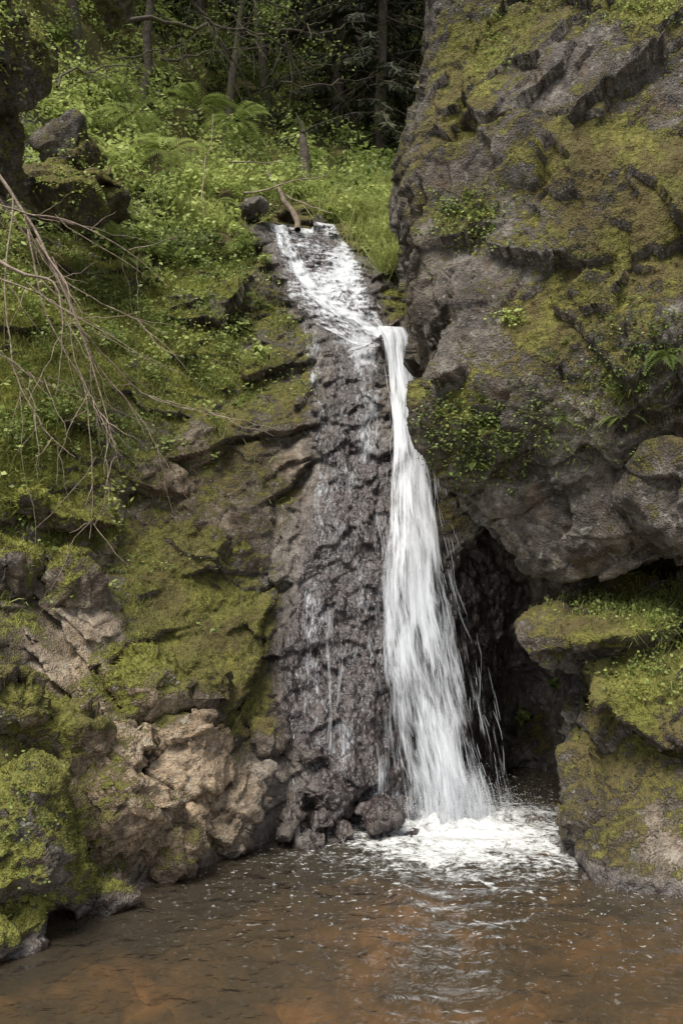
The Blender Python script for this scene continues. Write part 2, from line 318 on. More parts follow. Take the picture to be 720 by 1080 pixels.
make_rock("rock_ledge",[chunk(*q,640+k,22) for k,q in enumerate(lg)],.013,d=(.08,.05,.02),sizes=((.55,.5,.35),(.22,.2,.15),(.08,.07,.06)),base=.54,seed=740,ck=.012,ow=.5)
oc=[(-18,50,5.3,.42,.5,.55),(-14,150,5.5,.26,.4,.34),(68,205,7.0,.34,.5,.22),(110,205,7.3,.19,.4,.2),(78,160,7.6,.28,.4,.30),(120,-10,9,.3,.5,.3)]
make_rock("rock_outcrop",[chunk(*q,660+k,22) for k,q in enumerate(oc)],.015,d=(.10,.06,.02),sizes=((.55,.5,.4),(.22,.22,.16),(.08,.08,.06)),base=.55,seed=780,ow=.5)
make_rock("boulder",[chunk(262,222,9.0,.2,.2,.13,801),chunk(300,232,9.6,.15,.2,.1,802),chunk(240,212,9.4,.12,.15,.1,803)],.015,d=(.05,.04,.02),base=.5,seed=820)
# ---------------- leaf/blade builders ----------------
def unit(v):return v/(np.linalg.norm(v,axis=-1,keepdims=True)+1e-9)
class Rh:
    def __init__(s):s.V=[];s.S=[]
    def add(s,C,A,B,shade,mid=.42):
        v=np.stack([C,C+A*mid+B,C+A,C+A*mid-B],1);s.V.append(v.reshape(-1,3));s.S.append(np.repeat(np.broadcast_to(shade,len(C)),4))
    def build(s,name,mat,parent=None):
        V=np.concatenate(s.V);S=np.concatenate(s.S);F=np.arange(len(V)).reshape(-1,4)
        return mkobj(name,V,F,mat,dict(shade=np.clip(S,0,1)),smooth=False,parent=parent)
def rand_leaves(rh,C,size,shade,droop=.0,aspect=.32):
    n=len(C);A=rng.normal(size=(n,3));A[:,2]=A[:,2]*.5-droop;A=unit(A);R=rng.normal(size=(n,3))*.6;R[:,2]*=.3
    nr=unit(np.array([0,-.5,1.0])+R);B=unit(np.cross(A,nr))
    L=size*rng.uniform(.6,1.3,n);rh.add(C,A*L[:,None],B*(L*aspect)[:,None],shade)
class Bl:
    def __init__(s):s.V=[];s.S=[]
    def add(s,C,dirv,L,w,bend,shade):
        n=len(C);d=unit(dirv);hz=rng.normal(size=(n,3));side=unit(np.cross(d,hz))*np.asarray(w).reshape(-1,1)
        L=np.asarray(L).reshape(-1,1);bend=np.asarray(bend).reshape(-1,1)
        dh=d.copy();dh[:,2]=0;dh=dh+rng.normal(size=(n,3))*[.2,.2,0]
        m=C+d*L*.5+dh*bend*L*.12;t=C+d*L*.85+dh*bend*L*.5-np.array([0,0,1])*bend*L*.35
        s.V.append(np.stack([C-side,C+side,m-side*.7,m+side*.7,t],1).reshape(-1,3));s.S.append(np.repeat(np.broadcast_to(shade,n),5))
    def build(s,name,mat,parent=None):
        V=np.concatenate(s.V);S=np.concatenate(s.S);k=len(V)//5;o=(np.arange(k)*5)[:,None]
        F=np.concatenate([o+[0,1,3],o+[0,3,2],o+[2,3,4]],0)
        return mkobj(name,V,F,mat,dict(shade=np.clip(S,0,1)),smooth=False,parent=parent)
PA=np.concatenate([s[0] for s in SC]);NA=np.concatenate([s[1] for s in SC]);MA=np.concatenate([s[2] for s in SC]);LA=np.concatenate([s[3] for s in SC]);WA=np.concatenate([s[4] for s in SC]);AA=np.concatenate([s[5] for s in SC])
vis=(PA[:,1]<11)&(PA[:,1]>3.2)&(np.abs(PA[:,0]/PA[:,1])<.46)&(PA[:,2]>.05)&(NA[:,1]<.35)
w=AA*vis*sst(.48,.75,MA)*(1-WA)*(.5+LA)
pick=rng.choice(len(w),230000,p=w/w.sum())
C=PA[pick]+rng.normal(size=(len(pick),3))*.006;d=NA[pick]+np.array([0,-.1,.5])+rng.normal(size=(len(pick),3))*.45
lu=LA[pick];sh=.16+.50*lu+rng.normal(size=len(pick))*.16+.38*fbm(C,.18,3,8)
bl=Bl();L=(.010+.018*lu)*rng.uniform(.5,1.6,len(pick));bl.add(C-NA[pick]*.003,d,L,.0020+.0014*lu,.6,sh);bl.build("moss",M_moss)
def sheet_pick(n,wfun):
    P,N,m,l,wt,a=SC[0];w=a*wfun(P,N,m,l,wt);w=np.maximum(w,0);p=rng.choice(len(w),n,p=w/w.sum());return P[p]+rng.normal(size=(n,3))*.01,N[p]
invw=lambda P:(np.abs(P[:,0]/P[:,1])<.47)
def streamclear(P):
    s=np.zeros(len(P))
    for q in [(315,243,9.1),(315,262,8.9),(325,280,8.6),(340,300,8.2),(358,322,8.0),(385,345,7.8),(415,360,7.7)]:
        s=np.maximum(s,np.exp(-(((P-at(*q))/np.array([.42,.7,.42]))**2).sum(-1)**2))
    return np.clip(1-1.3*s,0,1)
def wbank(P,N,m,l,wt):
    g=np.exp(-((P-at(60,350,6.6))**2).sum(-1)/1.1**2)+np.exp(-((P-at(200,270,8))**2).sum(-1)/.9**2)+.6*np.exp(-((P-at(10,520,5.6))**2).sum(-1)/.7**2)+.5*np.exp(-((P-at(240,390,7.1))**2).sum(-1)/.4**2)
    return invw(P)*(wt<.2)*(m>.45)*g*(N[:,2]>-.1)*(.15+sst(.0,.5,vnoise(P/.25,44)))*streamclear(P)
C,N=sheet_pick(22000,wbank)
g=Bl();g.add(C,np.array([0,-.25,1.])+rng.normal(size=C.shape)*.45+N*.3,rng.uniform(.03,.13,len(C)),.0028,rng.uniform(.3,1.4,len(C)),rng.uniform(.15,.95,len(C)))
g.build("bank_grass",M_grass)
C,N=sheet_pick(650,wbank)
rh=Rh()
for c in C:
    k=rng.integers(8,26);r=rng.uniform(.03,.1);pp=c+rng.normal(size=(k,3))*r*np.array([1,.7,.6])+np.array([0,-.03,r*.8])
    rand_leaves(rh,pp,rng.uniform(.018,.045),rng.uniform(.4,1.)+rng.normal(size=k)*.1,.1,.36)
rh.build("small_leafy_plants",M_leaf)
def whill(P,N,m,l,wt):
    lane=np.exp(-((P[:,0]+.35)**2)/.35**2)*(P[:,1]<10)
    return (np.abs(P[:,0]/P[:,1])<.5)*sst(7.4,8.8,P[:,1]+.5*np.minimum(P[:,0]+1,0)*-1)*(P[:,2]/P[:,1]<.95)*(1-.95*lane)*(wt<.3)*streamclear(P)/np.maximum(P[:,1],1)**1.6
C,N=sheet_pick(2200,whill)
rh=Rh()
for c in C:
    sc=c[1]/10;k=rng.integers(40,100);r=rng.uniform(.10,.34)*sc
    if c[1]<9.6 and c[0]>-1.4:r*=.5;k=k//2
    q=rng.normal(size=(k,3));q=unit(q)*rng.uniform(.3,1,(k,1))**.5*r*np.array([1,1,.75])
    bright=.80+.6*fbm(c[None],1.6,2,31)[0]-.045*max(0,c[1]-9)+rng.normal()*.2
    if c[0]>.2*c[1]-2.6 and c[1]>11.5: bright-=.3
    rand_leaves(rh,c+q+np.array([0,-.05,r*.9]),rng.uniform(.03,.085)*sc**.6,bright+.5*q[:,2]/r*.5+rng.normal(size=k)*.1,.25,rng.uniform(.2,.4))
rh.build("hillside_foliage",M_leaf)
gc=[(395,215,9.9,.6),(415,255,9.2,.4),(375,228,9.8,.35),(425,200,10.4,.55),(345,195,11,.6),(230,200,9.5,.35),(415,290,8.6,.22),(200,230,8.8,.3),(260,190,10.2,.4),(400,175,11.2,.5)]
g=Bl()
for (px,py,Y,r) in gc:
    k=int(3000*r);c=at(px,py,Y);xx=c[0]+rng.normal(size=k)*r*.5;zz=c[2]+rng.normal(size=k)*r*.35
    C=np.stack([xx,surf_y(xx,zz),zz],-1)
    C=C[rng.uniform(size=len(C))<streamclear(C)];k=len(C)
    g.add(C,np.array([0,-.2,1.])+rng.normal(size=C.shape)*.3,rng.uniform(.18,.5,k),.0042,rng.uniform(.6,2.0,k),rng.uniform(.35,1.0,k))
g.build("tall_grass",M_grass)
def fern(rh,c,size,nfr,shade,out=None):
    for i in range(nfr):
        a=rng.uniform(0,2*math.pi);dh=np.array([math.cos(a),math.sin(a),0])
        if out is not None:dh=unit(dh*.7+out)
        K=20;t=np.linspace(.08,1,K);L=size*rng.uniform(.7,1.15);rise=rng.uniform(.35,.85)
        Pp=c+dh*(t*L*.85)[:,None]+np.array([0,0,1])*((rise*t-(rise*.4+.65)*t**2)*L)[:,None]
        T=unit(np.gradient(Pp,axis=0));S=unit(np.cross(T,np.array([0,0,1.])));w=L*.24*np.sin(np.pi*np.clip(t*.93+.05,0,1))**.8*(1.15-t*.5)
        for sg in(-1,1):
            A=(S*sg*.9+T*.45)*w[:,None];A[:,2]-=.12*w
            rh.add(Pp,A,T*(L/K*.42),shade+rng.normal(size=K)*.05)
from mathutils.bvhtree import BVHTree
trees_=[]
for o in bpy.data.objects:
    if o.name.startswith(("rock_","boulder")):
        me=o.data;V=np.empty(len(me.vertices)*3,np.float32);me.vertices.foreach_get("co",V);Lx=np.empty(len(me.loops),np.int32);me.loops.foreach_get("vertex_index",Lx)
        trees_.append(BVHTree.FromPolygons(V.reshape(-1,3).tolist(),Lx.reshape(-1,4).tolist()))
def hit(px,py):
    d=at(px,py,1.0)-CAM;bestd=1e9;res=None
    for t in trees_:
        h=t.ray_cast(Vector(CAM),Vector(d).normalized())
        if h[0] is not None and h[3]<bestd:bestd=h[3];res=(np.array(h[0]),np.array(h[1]))
    return res
for k,(px,py,Y,s,nf,sh,out) in enumerate([(180,160,9.3,.6,9,.8,None),(250,130,11,.7,8,.65,None),(90,150,8.6,.5,8,.75,None),(150,230,8.4,.35,8,.85,None),(330,170,11.5,.6,7,.6,None),(210,110,11.5,.8,8,.65,None),(140,120,9.8,.6,8,.75,None),(225,215,9.2,.4,8,.8,None),(655,445,5.0,.22,7,.6,(0,-.6,0)),(700,380,4.95,.26,8,.45,(0,-.6,0)),(590,445,5.2,.13,6,.6,(0,-.6,0)),(520,450,5.55,.13,6,.6,(0,-.6,0)),(500,490,5.65,.14,6,.55,(0,-.6,0)),(130,275,7.5,.25,6,.8,None),(685,650,5.2,.25,7,.6,(0,-.6,0))]):
    c=at(px,py,Y)
    if px>450:
        h=hit(px,py)
        if h is not None:c=h[0]
    rh=Rh();fern(rh,c,s,nf,sh,None if out is None else np.array(out));rh.build("fern",M_leaf)
rh=Rh();g=Bl()
for (cx,cy,sx,sy,k,sh,ls) in [(500,232,26,18,120,.7,.024),(478,222,10,8,25,.6,.02),(500,465,32,26,140,.6,.024),(555,455,40,16,90,.6,.02),(470,440,15,20,60,.6,.022),(540,335,8,4,20,.95,.025),(515,490,20,15,60,.55,.02),(650,400,35,30,110,.55,.02),(690,370,25,25,80,.55,.022),(525,60,12,12,40,.75,.022),(600,395,30,15,50,.5,.018),(690,710,26,14,70,.7,.022),(650,640,30,8,60,.75,.026),(700,640,20,12,80,.75,.026),(620,300,50,40,60,.45,.016),(20,30,25,30,90,.85,.03),(15,840,25,40,40,.6,.018),(80,180,20,20,70,.8,.03),(680,10,30,8,60,.8,.02),(560,10,30,10,40,.7,.02)]:
    for _ in range(k):
        h=hit(cx+rng.normal()*sx,cy+rng.normal()*sy)
        if h is None:continue
        c,nm=h;m=rng.integers(5,11);pp=c+nm*.02+rng.normal(size=(m,3))*.02
        rand_leaves(rh,pp,ls,sh+rng.normal(size=m)*.14,.4,.38)
rh.build("creeping_plants",M_leaf)
for (cx,cy,sx,sy,k) in [(660,640,38,8,420),(705,650,20,20,420),(700,380,20,20,60),(645,420,20,20,60),(700,700,20,25,120),(590,470,25,15,60)]:
    Cs=[];Ns=[]
    for _ in range(k):
        h=hit(cx+rng.normal()*sx,cy+rng.normal()*sy)
        if h is None:continue
        Cs.append(h[0]);Ns.append(h[1])
    if Cs:
        C=np.array(Cs);g.add(C,np.array([0,-.4,.9])+np.array(Ns)*.4+rng.normal(size=C.shape)*.35,rng.uniform(.05,.17,len(C)),.0024,rng.uniform(.8,2.2,len(C)),rng.uniform(.2,.75,len(C)))
g.build("ledge_grass",M_grass)
# ---------------- tubes / trees ----------------
class Tb:
    def __init__(s):s.V=[];s.F=[];s.o=0
    def add(s,P,R,sides=6):
        P=np.asarray(P,float);n=len(P);R=np.broadcast_to(R,n);T=unit(np.gradient(P,axis=0));ref=np.array([.31,.92,.2])
        a=unit(np.cross(T,ref));b_=np.cross(T,a);an=np.linspace(0,2*math.pi,sides,endpoint=False)
        V=P[:,None]+R[:,None,None]*(a[:,None]*np.cos(an)[None,:,None]+b_[:,None]*np.sin(an)[None,:,None])
        i=np.arange(n-1)[:,None]*sides;j=np.arange(sides)[None];j2=(j+1)%sides
        F=np.stack([i+j,i+j2,i+sides+j2,i+sides+j],-1).reshape(-1,4)+s.o
        s.V.append(V.reshape(-1,3));s.F.append(F);s.o+=n*sides
    def build(s,name,mat,parent=None):return mkobj(name,np.concatenate(s.V),np.concatenate(s.F),mat,{},True,parent)
def curve(p0,p1,k,wig,sag=0):
    t=np.linspace(0,1,k)[:,None];P=p0*(1-t)+p1*t;L=np.linalg.norm(p1-p0)
    wv=np.cumsum(rng.normal(size=(k,3)),0)*wig*L/k**.5;wv-=t*wv[-1];P=P+wv;P[:,2]-=(sag*L*4*t*(1-t))[:,0];return P
def ground(x,y):
    zz=np.linspace(0,27,400);yy=surf_y(np.full(400,x),zz);i=np.argmax(yy>y);return zz[i] if yy[i]>y else zz[-1]
def broad_tree(px,Y,h,r,lean,nl,shade,crown0=.35,leafn=90,ls=.07):
    p=empty("tree");x=(px-360)/FPX*Y;z0=ground(x,Y)-.2;b0=np.array([x,Y,z0]);top=b0+np.array([lean[0],lean[1],h])
    tb=Tb();tr=curve(b0,top,12,.035);tb.add(tr,np.linspace(r,r*.25,12),9);rh=Rh()
    for i in range(nl):
        t=rng.uniform(crown0,1);q=tr[int(t*11)];a=rng.uniform(0,2*math.pi);L=h*rng.uniform(.15,.34)*(1.2-t*.6)
        e=q+np.array([math.cos(a)*L,math.sin(a)*L-.15*L,L*rng.uniform(-.15,.5)]);lb=curve(q,e,8,.06,-.04);tb.add(lb,np.linspace(r*.3*(1.1-t),r*.05,8),5)
        for _ in range(6):
            s0=lb[rng.integers(3,8)];e2=s0+rng.normal(size=3)*L*.28;tb.add(curve(s0,e2,5,.06),np.linspace(r*.07,r*.02,5),4)
            k=leafn;u=rng.uniform(.2,1.1,(k,1));pp=s0*(1-u)+e2*u+rng.normal(size=(k,3))*L*.09
            rand_leaves(rh,pp,ls,shade+rng.normal()*.14+rng.normal(size=k)*.1,.3,.33)
    tb.build("trunk",M_bark,p);rh.build("crown",M_leaf,p)
def conifer(px,Y,h,r,shade,z_off=0,droop=.35,n=70):
    p=empty("conifer_tree");x=(px-360)/FPX*Y;z0=ground(x,Y)-.3+z_off;b0=np.array([x,Y,z0]);tb=Tb();rh=Rh()
    tr=curve(b0,b0+np.array([rng.normal()*.2,0,h]),14,.008);tb.add(tr,np.linspace(r,r*.15,14),9)
    for i in range(n):
        t=rng.uniform(.08,.97);q=tr[0]*(1-t)+tr[-1]*t;a=rng.uniform(0,2*math.pi);L=h*.24*(1.05-t)*rng.uniform(.7,1.2)+.25
        e=q+np.array([math.cos(a)*L,math.sin(a)*L,-droop*L]);lb=curve(q,e,9,.03,-.03);tb.add(lb,np.linspace(.02,.006,9),4)
        k=140;u=rng.uniform(.15,1,k);ii=u*8;i0=np.minimum(ii.astype(int),7);f=(ii-i0)[:,None];C=lb[i0]*(1-f)+lb[i0+1]*f
        sd=np.array([-math.sin(a),math.cos(a),0.]);A=sd*rng.choice([-1,1],k)[:,None]*rng.uniform(.4,1,(k,1))+unit(e-q)*.5+np.array([0,0,-.7])*rng.uniform(.2,1.4,(k,1))+rng.normal(size=(k,3))*.2
        A=unit(A)*(rng.uniform(.08,.26,k)*(1.1-u*.5))[:,None];B=unit(np.cross(A,rng.normal(size=(k,3))))*.015
        rh.add(C,A,B,shade+rng.normal()*.1+rng.normal(size=k)*.1)
    tb.build("trunk",M_bark,p);rh.build("needles",M_needle,p)
conifer(405,13.0,8,.10,.5,0,.6,110)
conifer(352,13.8,8,.12,.45,0,.6,110)
conifer(455,14,10,.14,.4,0,.5,80)
conifer(385,16,11,.16,.35,0,.5,70)
conifer(250,15,10,.14,.4,0,.6,80)
conifer(300,16,10,.14,.35,0,.5,80)
conifer(205,14,8,.11,.45,0,.6,70)
conifer(110,12.5,7,.10,.45,0,.6,60)
conifer(150,17,12,.16,.35,0,.5,60)
broad_tree(300,13.2,5,.09,(-.8,-.3),12,.5,.45,60,.06)
broad_tree(185,14,6,.13,(.9,0),13,.65,.35,70,.06)
broad_tree(235,12.2,4.5,.07,(.5,-.2),11,.6,.35,60,.055)
broad_tree(70,11,5,.08,(.4,-.3),11,.9,.3,70,.055)
broad_tree(0,12,5,.09,(.3,-.3),10,.85,.3,60,.055)
broad_tree(140,11.5,4.5,.07,(.2,-.3),11,.8,.3,60,.055)
rh=Rh();k=70000
Yd=rng.uniform(20,27,k);xx=rng.uniform(-.5,.5,k)*Yd
pos=np.stack([xx,Yd,rng.uniform(8,24,k)],-1);nn=fbm(pos,2.2,3,71);pos=pos[nn>-.1];nn=nn[nn>-.1]
rand_leaves(rh,pos,.2,.25+.7*nn,.3,.3);rh.build("distant_woodland",M_leaf)
tb=Tb()
for (a,b_,r,s) in [((130,20,10),(330,70,12),.03,-.05),((170,60,11),(300,40,12),.02,.05),((60,90,7.5),(150,70,9),.012,-.03),((200,0,10),(270,110,11),.02,-.1),((270,30,12),(420,20,13),.025,.04),((300,90,11),(430,60,13),.012,.05),((175,-10,9.5),(330,35,11),.022,-.08),((120,60,10),(250,20,10.5),.012,.06)]:
    lb=curve(at(*a),at(*b_),16,.05,s);tb.add(lb,np.linspace(r,r*.3,16),6)
    for _ in range(20):
        q=lb[rng.integers(2,16)];e=q+rng.normal(size=3)*np.array([.3,.3,.25])+np.array([0,0,-.22]);tb.add(curve(q,e,7,.08,.04),np.linspace(r*.3,.002,7),4)
tb.build("mossy_branches",M_bark)
tb=Tb();P=curve(at(314,241,8.95),at(283,180,9.9),10,.03);tb.add(P,[.034,.032,.033,.029,.03,.027,.025,.024,.02,.012],10);q=P[6];tb.add(curve(q,q+np.array([.15,0,.12]),4,.05),[.012,.01,.007,.003],5);tb.build("fallen_log",M_log)
tb=Tb();P=curve(at(322,195,10.8),at(318,128,10.8),8,.03);tb.add(P,[.09,.08,.07,.065,.06,.05,.035,.008],9);P=curve(at(320,140,10.8),at(312,118,10.7),4,.03);tb.add(P,[.04,.03,.02,.004],6);tb.build("tree_stump",M_bark)
tb=Tb()
for (a,b_,r) in [((255,205,9.3),(345,185,9.6),.012),((215,230,8.8),(225,120,9.4),.008),((300,205,9.4),(350,225,9.2),.01),((240,175,9.2),(300,170,10),.01)]:
    lb=curve(at(*a),at(*b_),8,.04);tb.add(lb,np.linspace(r,r*.4,8),5)
tb.build("dead_sticks",M_dead)
tb=Tb()
mains=[[(-30,150,4.7),(15,205,4.7),(55,270,4.7),(85,350,4.65),(110,430,4.7),(128,490,4.7)],
[(-30,250,4.6),(20,290,4.6),(60,300,4.65),(70,350,4.6),(60,420,4.6)],
[(-20,180,4.7),(20,240,4.8),(60,295,4.9),(120,330,5.0),(175,355,5.1)],
[(-30,210,4.6),(25,225,4.6),(70,235,4.7),(130,262,4.8),(180,310,4.9)],
[(15,205,4.7),(8,300,4.6),(20,400,4.6),(50,450,4.6),(85,478,4.6)],
[(55,270,4.7),(100,380,4.8),(150,440,4.9),(180,500,4.9)],
[(85,350,4.65),(140,410,4.9),(190,430,5),(240,440,5.1)],
[(30,240,4.7),(45,330,4.7),(95,400,4.8),(100,500,4.8),(95,560,4.8)],
[(-30,280,4.5),(30,300,4.5),(80,330,4.6),(118,355,4.7)],
[(-30,340,4.5),(10,380,4.6),(50,400,4.7)],[(40,250,4.7),(70,300,4.6),(75,380,4.6),(120,470,4.6)]]
for i,mn in enumerate(mains):
    cpn=np.array([at(*q) for q in mn]);t=np.linspace(0,len(mn)-1,24);P=np.stack([np.interp(t,range(len(mn)),cpn[:,k]) for k in range(3)],-1)
    for _ in range(3):P[1:-1]=.5*P[1:-1]+.25*(P[:-2]+P[2:])
    P+=np.cumsum(rng.normal(size=P.shape),0)*.004
    r0=.012 if i<2 else .006;tb.add(P,np.linspace(r0,.0018,24),5)
    for _ in range(9):
        j=rng.integers(5,23);q=P[j];T_=unit(P[j]-P[j-1]);e=q+(T_+rng.normal(size=3)*.6+np.array([0,0,-.35]))*rng.uniform(.1,.36);tb.add(curve(q,e,8,.06,.02),np.linspace(.003,.001,8),4)
tb.build("dry_branch",M_dead)
# ---------------- water ----------------
fc=at(478,862,6.15)
m,nt,out=newmat("pool_water");b=NB(nt)
pos=b.n("ShaderNodeNewGeometry").outputs["Position"]
sub=b.n("ShaderNodeVectorMath",operation='SUBTRACT');b.l(pos,sub.inputs[0]);sub.inputs[1].default_value=(fc[0]+.04,fc[1]-.32,0)
ln=b.n("ShaderNodeVectorMath",operation='LENGTH');b.l(sub.outputs[0],ln.inputs[0]);dist=ln.outputs["Value"]
fn=b.noise(pos,5,6,.85,1.2);fn2=b.noise(pos,26,3,.65,.6)
f=b.math('SUBTRACT',b.math('ADD',b.math('MULTIPLY',fn,1.6),b.math('MULTIPLY',fn2,.8)),b.math('MULTIPLY',dist,.48))
foam=b.mr(f,.72,1.12,0,.95)
fleck=b.math('MULTIPLY',b.mr(fn2,.61,.69),b.mr(dist,2.8,.8,0,.75))
foam=b.math('MAXIMUM',foam,fleck)
h=b.math('ADD',b.math('MULTIPLY',b.noise(pos,4.0,2,.5,.6),1.2),b.math('MULTIPLY',b.noise(pos,13,2,.5,.6),.55))
wv=b.n("ShaderNodeTexWave",wave_type='RINGS',rings_direction='SPHERICAL');wv.inputs["Scale"].default_value=1.3;wv.inputs["Distortion"].default_value=11;wv.inputs["Detail"].default_value=2;b.l(sub.outputs[0],wv.inputs["Vector"])
h=b.math('ADD',h,b.math('MULTIPLY',wv.outputs["Fac"],b.mr(dist,3.0,.2,.05,.6)))
bu=b.n("ShaderNodeBump");bu.inputs["Strength"].default_value=.85;bu.inputs["Distance"].default_value=.045;b.l(h,bu.inputs["Height"])
fr=b.n("ShaderNodeFresnel");fr.inputs["IOR"].default_value=1.45;b.l(bu.outputs[0],fr.inputs["Normal"])
gl=b.n("ShaderNodeBsdfGlossy");gl.inputs["Roughness"].default_value=.04;b.l(bu.outputs[0],gl.inputs["Normal"])
tr=b.n("ShaderNodeBsdfTransparent");tr.inputs[0].default_value=(.80,.68,.50,1)
df=b.n("ShaderNodeBsdfDiffuse");df.inputs[0].default_value=(.115,.095,.066,1)
m1=b.n("ShaderNodeMixShader");m1.inputs[0].default_value=.36;b.l(tr.outputs[0],m1.inputs[1]);b.l(df.outputs[0],m1.inputs[2])
m2=b.n("ShaderNodeMixShader");b.l(fr.outputs[0],m2.inputs[0]);b.l(m1.outputs[0],m2.inputs[1]);b.l(gl.outputs[0],m2.inputs[2])
fo=b.n("ShaderNodeBsdfDiffuse");fo.inputs[0].default_value=(.68,.69,.68,1);b.l(bu.outputs[0],fo.inputs["Normal"])
m3=b.n("ShaderNodeMixShader");b.l(foam,m3.inputs[0]);b.l(m2.outputs[0],m3.inputs[1]);b.l(fo.outputs[0],m3.inputs[2]);b.l(m3.outputs[0],out.inputs[0])
M_pool=m
gx=np.r_[np.linspace(-7,-2.05,40),np.arange(-2,2.2,.012),np.linspace(2.25,7,40)];gy=np.r_[np.linspace(-3,3.1,60),np.arange(3.15,7.2,.014),np.linspace(7.25,8.2,10)];GX,GY=np.meshgrid(gx,gy);q=np.stack([GX.ravel(),GY.ravel(),0*GX.ravel()],-1)
dd=np.linalg.norm(q[:,:2]-fc[:2],axis=1);q[:,2]=.006*fbm(q,.35,3,88)+.10*(.35+fbm(q,.10,4,87))*np.exp(-(dd/.36)**2)+.02*fbm(q,.1,3,85)*np.exp(-dd/.6)+.005*np.sin(dd*20+5*fbm(q,.4,2,86))*np.exp(-dd/1.2)
ii=np.arange(len(q)).reshape(len(gy),len(gx));FF=np.stack([ii[:-1,:-1],ii[:-1,1:],ii[1:,1:],ii[1:,:-1]],-1).reshape(-1,4)
mkobj("pool_water",q,FF,M_pool)
q2=q.copy();q2[:,2]=0
fb_,kb=facet(q2+.05*np.stack([fbm(q2,.2,2,s_) for s_ in(5,6,7)],-1),(.30,.30,.3),67,.6,True)
q2[:,2]=-.34+.20*fbm(q2,1.3,3,66)+.08*fb_+.09*np.sqrt(np.clip(kb,0,1))+.28*np.clip(np.abs(q2[:,0])-.9,0,1)*.9
q2[:,2]=np.minimum(q2[:,2],-.05)
m,nt,out=newmat("pool_bed");b=NB(nt);pos=b.n("ShaderNodeNewGeometry").outputs["Position"]
c=b.mix(.6,b.ramp(b.noise(pos,1.6,5,.6,.5),[(.38,(.045,.036,.022)),(.50,(.14,.10,.055)),(.58,(.30,.19,.09)),(.72,(.52,.33,.16))]),b.ramp(b.noise(pos,12,3,.6),[(.3,(.4,.4,.4)),(.7,(1.3,1.2,1.1))]),'MULTIPLY')
p=b.n("ShaderNodeBsdfPrincipled");b.l(c,p.inputs["Base Color"]);p.inputs["Roughness"].default_value=.8;b.l(p.outputs[0],out.inputs[0])
mkobj("pool_bed",q2,FF,m)
# waterfall
m,nt,out=newmat("falling_water");b=NB(nt)
p=b.n("ShaderNodeBsdfPrincipled");p.inputs["Base Color"].default_value=(.66,.68,.71,1);p.inputs["Roughness"].default_value=.25
t=b.n("ShaderNodeBsdfTranslucent");t.inputs[0].default_value=(.66,.68,.7,1);mx=b.n("ShaderNodeMixShader");mx.inputs[0].default_value=.4
b.l(p.outputs[0],mx.inputs[1]);b.l(t.outputs[0],mx.inputs[2]);b.l(mx.outputs[0],out.inputs[0]);M_strand=m
def sheet_mat(name,sx,sy,off,lo,hi,amax,bs=.5,col=(.74,.76,.79,1)):
    m,nt,out=newmat(name);b=NB(nt)
    uv=b.n("ShaderNodeUVMap").outputs[0];mp=b.n("ShaderNodeMapping");mp.inputs["Scale"].default_value=(sx,sy,1);mp.inputs["Location"].default_value=(off,off*2,off);b.l(uv,mp.inputs[0])
    n1=b.noise(mp.outputs[0],1,5,.70,.4)
    mp2=b.n("ShaderNodeMapping");mp2.inputs["Scale"].default_value=(sx*.28,sy*.8,1);mp2.inputs["Location"].default_value=(off+5,off,off);b.l(uv,mp2.inputs[0])
    n2=b.noise(mp2.outputs[0],1,3,.6,.8)
    nn=b.math('ADD',b.math('MULTIPLY',n1,.55),b.math('MULTIPLY',n2,.45))
    nn=b.math('ADD',nn,b.math('MULTIPLY',b.math('SUBTRACT',b.attr("dens"),.5),.5))
    al=b.mr(nn,lo,hi,0,amax)
    p=b.n("ShaderNodeBsdfPrincipled");p.inputs["Base Color"].default_value=col;p.inputs["Roughness"].default_value=.35
    bu=b.n("ShaderNodeBump");bu.inputs["Strength"].default_value=bs;bu.inputs["Distance"].default_value=.03;b.l(nn,bu.inputs["Height"]);b.l(bu.outputs[0],p.inputs["Normal"])
    tp=b.n("ShaderNodeBsdfTransparent");m2=b.n("ShaderNodeMixShader");b.l(al,m2.inputs[0]);b.l(tp.outputs[0],m2.inputs[1]);b.l(p.outputs[0],m2.inputs[2])
    b.l(m2.outputs[0],out.inputs[0]);return m
MS1=sheet_mat("water_sheet",36,2.8,0,.42,.74,.90);MS2=sheet_mat("water_sheet_fine",64,4.2,7,.43,.72,.82);MS3=sheet_mat("water_film_glints",80,14,3,.52,.72,.5)
MS4=sheet_mat("water_riffle",34,14,13,.44,.64,.82,.9);MS5=sheet_mat("water_chute",30,8,21,.44,.70,.9,.9)
WF=empty("waterfall")
def path(rows):
    r=np.array(rows,float)
    rr=np.linspace(0,len(r)-1,len(r)*8);r=np.stack([np.interp(rr,range(len(r)),r[:,k]) for k in range(4)],-1)
    for _ in range(12):r[1:-1]=.5*r[1:-1]+.25*(r[:-2]+r[2:])
    L=at(r[:,1],r[:,0],r[:,3]);R=at(r[:,2],r[:,0],r[:,3])
    s=np.r_[0,np.cumsum(np.linalg.norm(np.diff((L+R)/2,axis=0),axis=1))];return s,L,R
def pos_on(pth,s,a):
    S,L,R=pth;l=np.stack([np.interp(s,S,L[:,k]) for k in range(3)],-1);r=np.stack([np.interp(s,S,R[:,k]) for k in range(3)],-1)
    P=l*(1-a[...,None])+r*a[...,None];sy=surf_y(P[...,0].ravel(),P[...,2].ravel()).reshape(P.shape[:-1])
    return P,sy
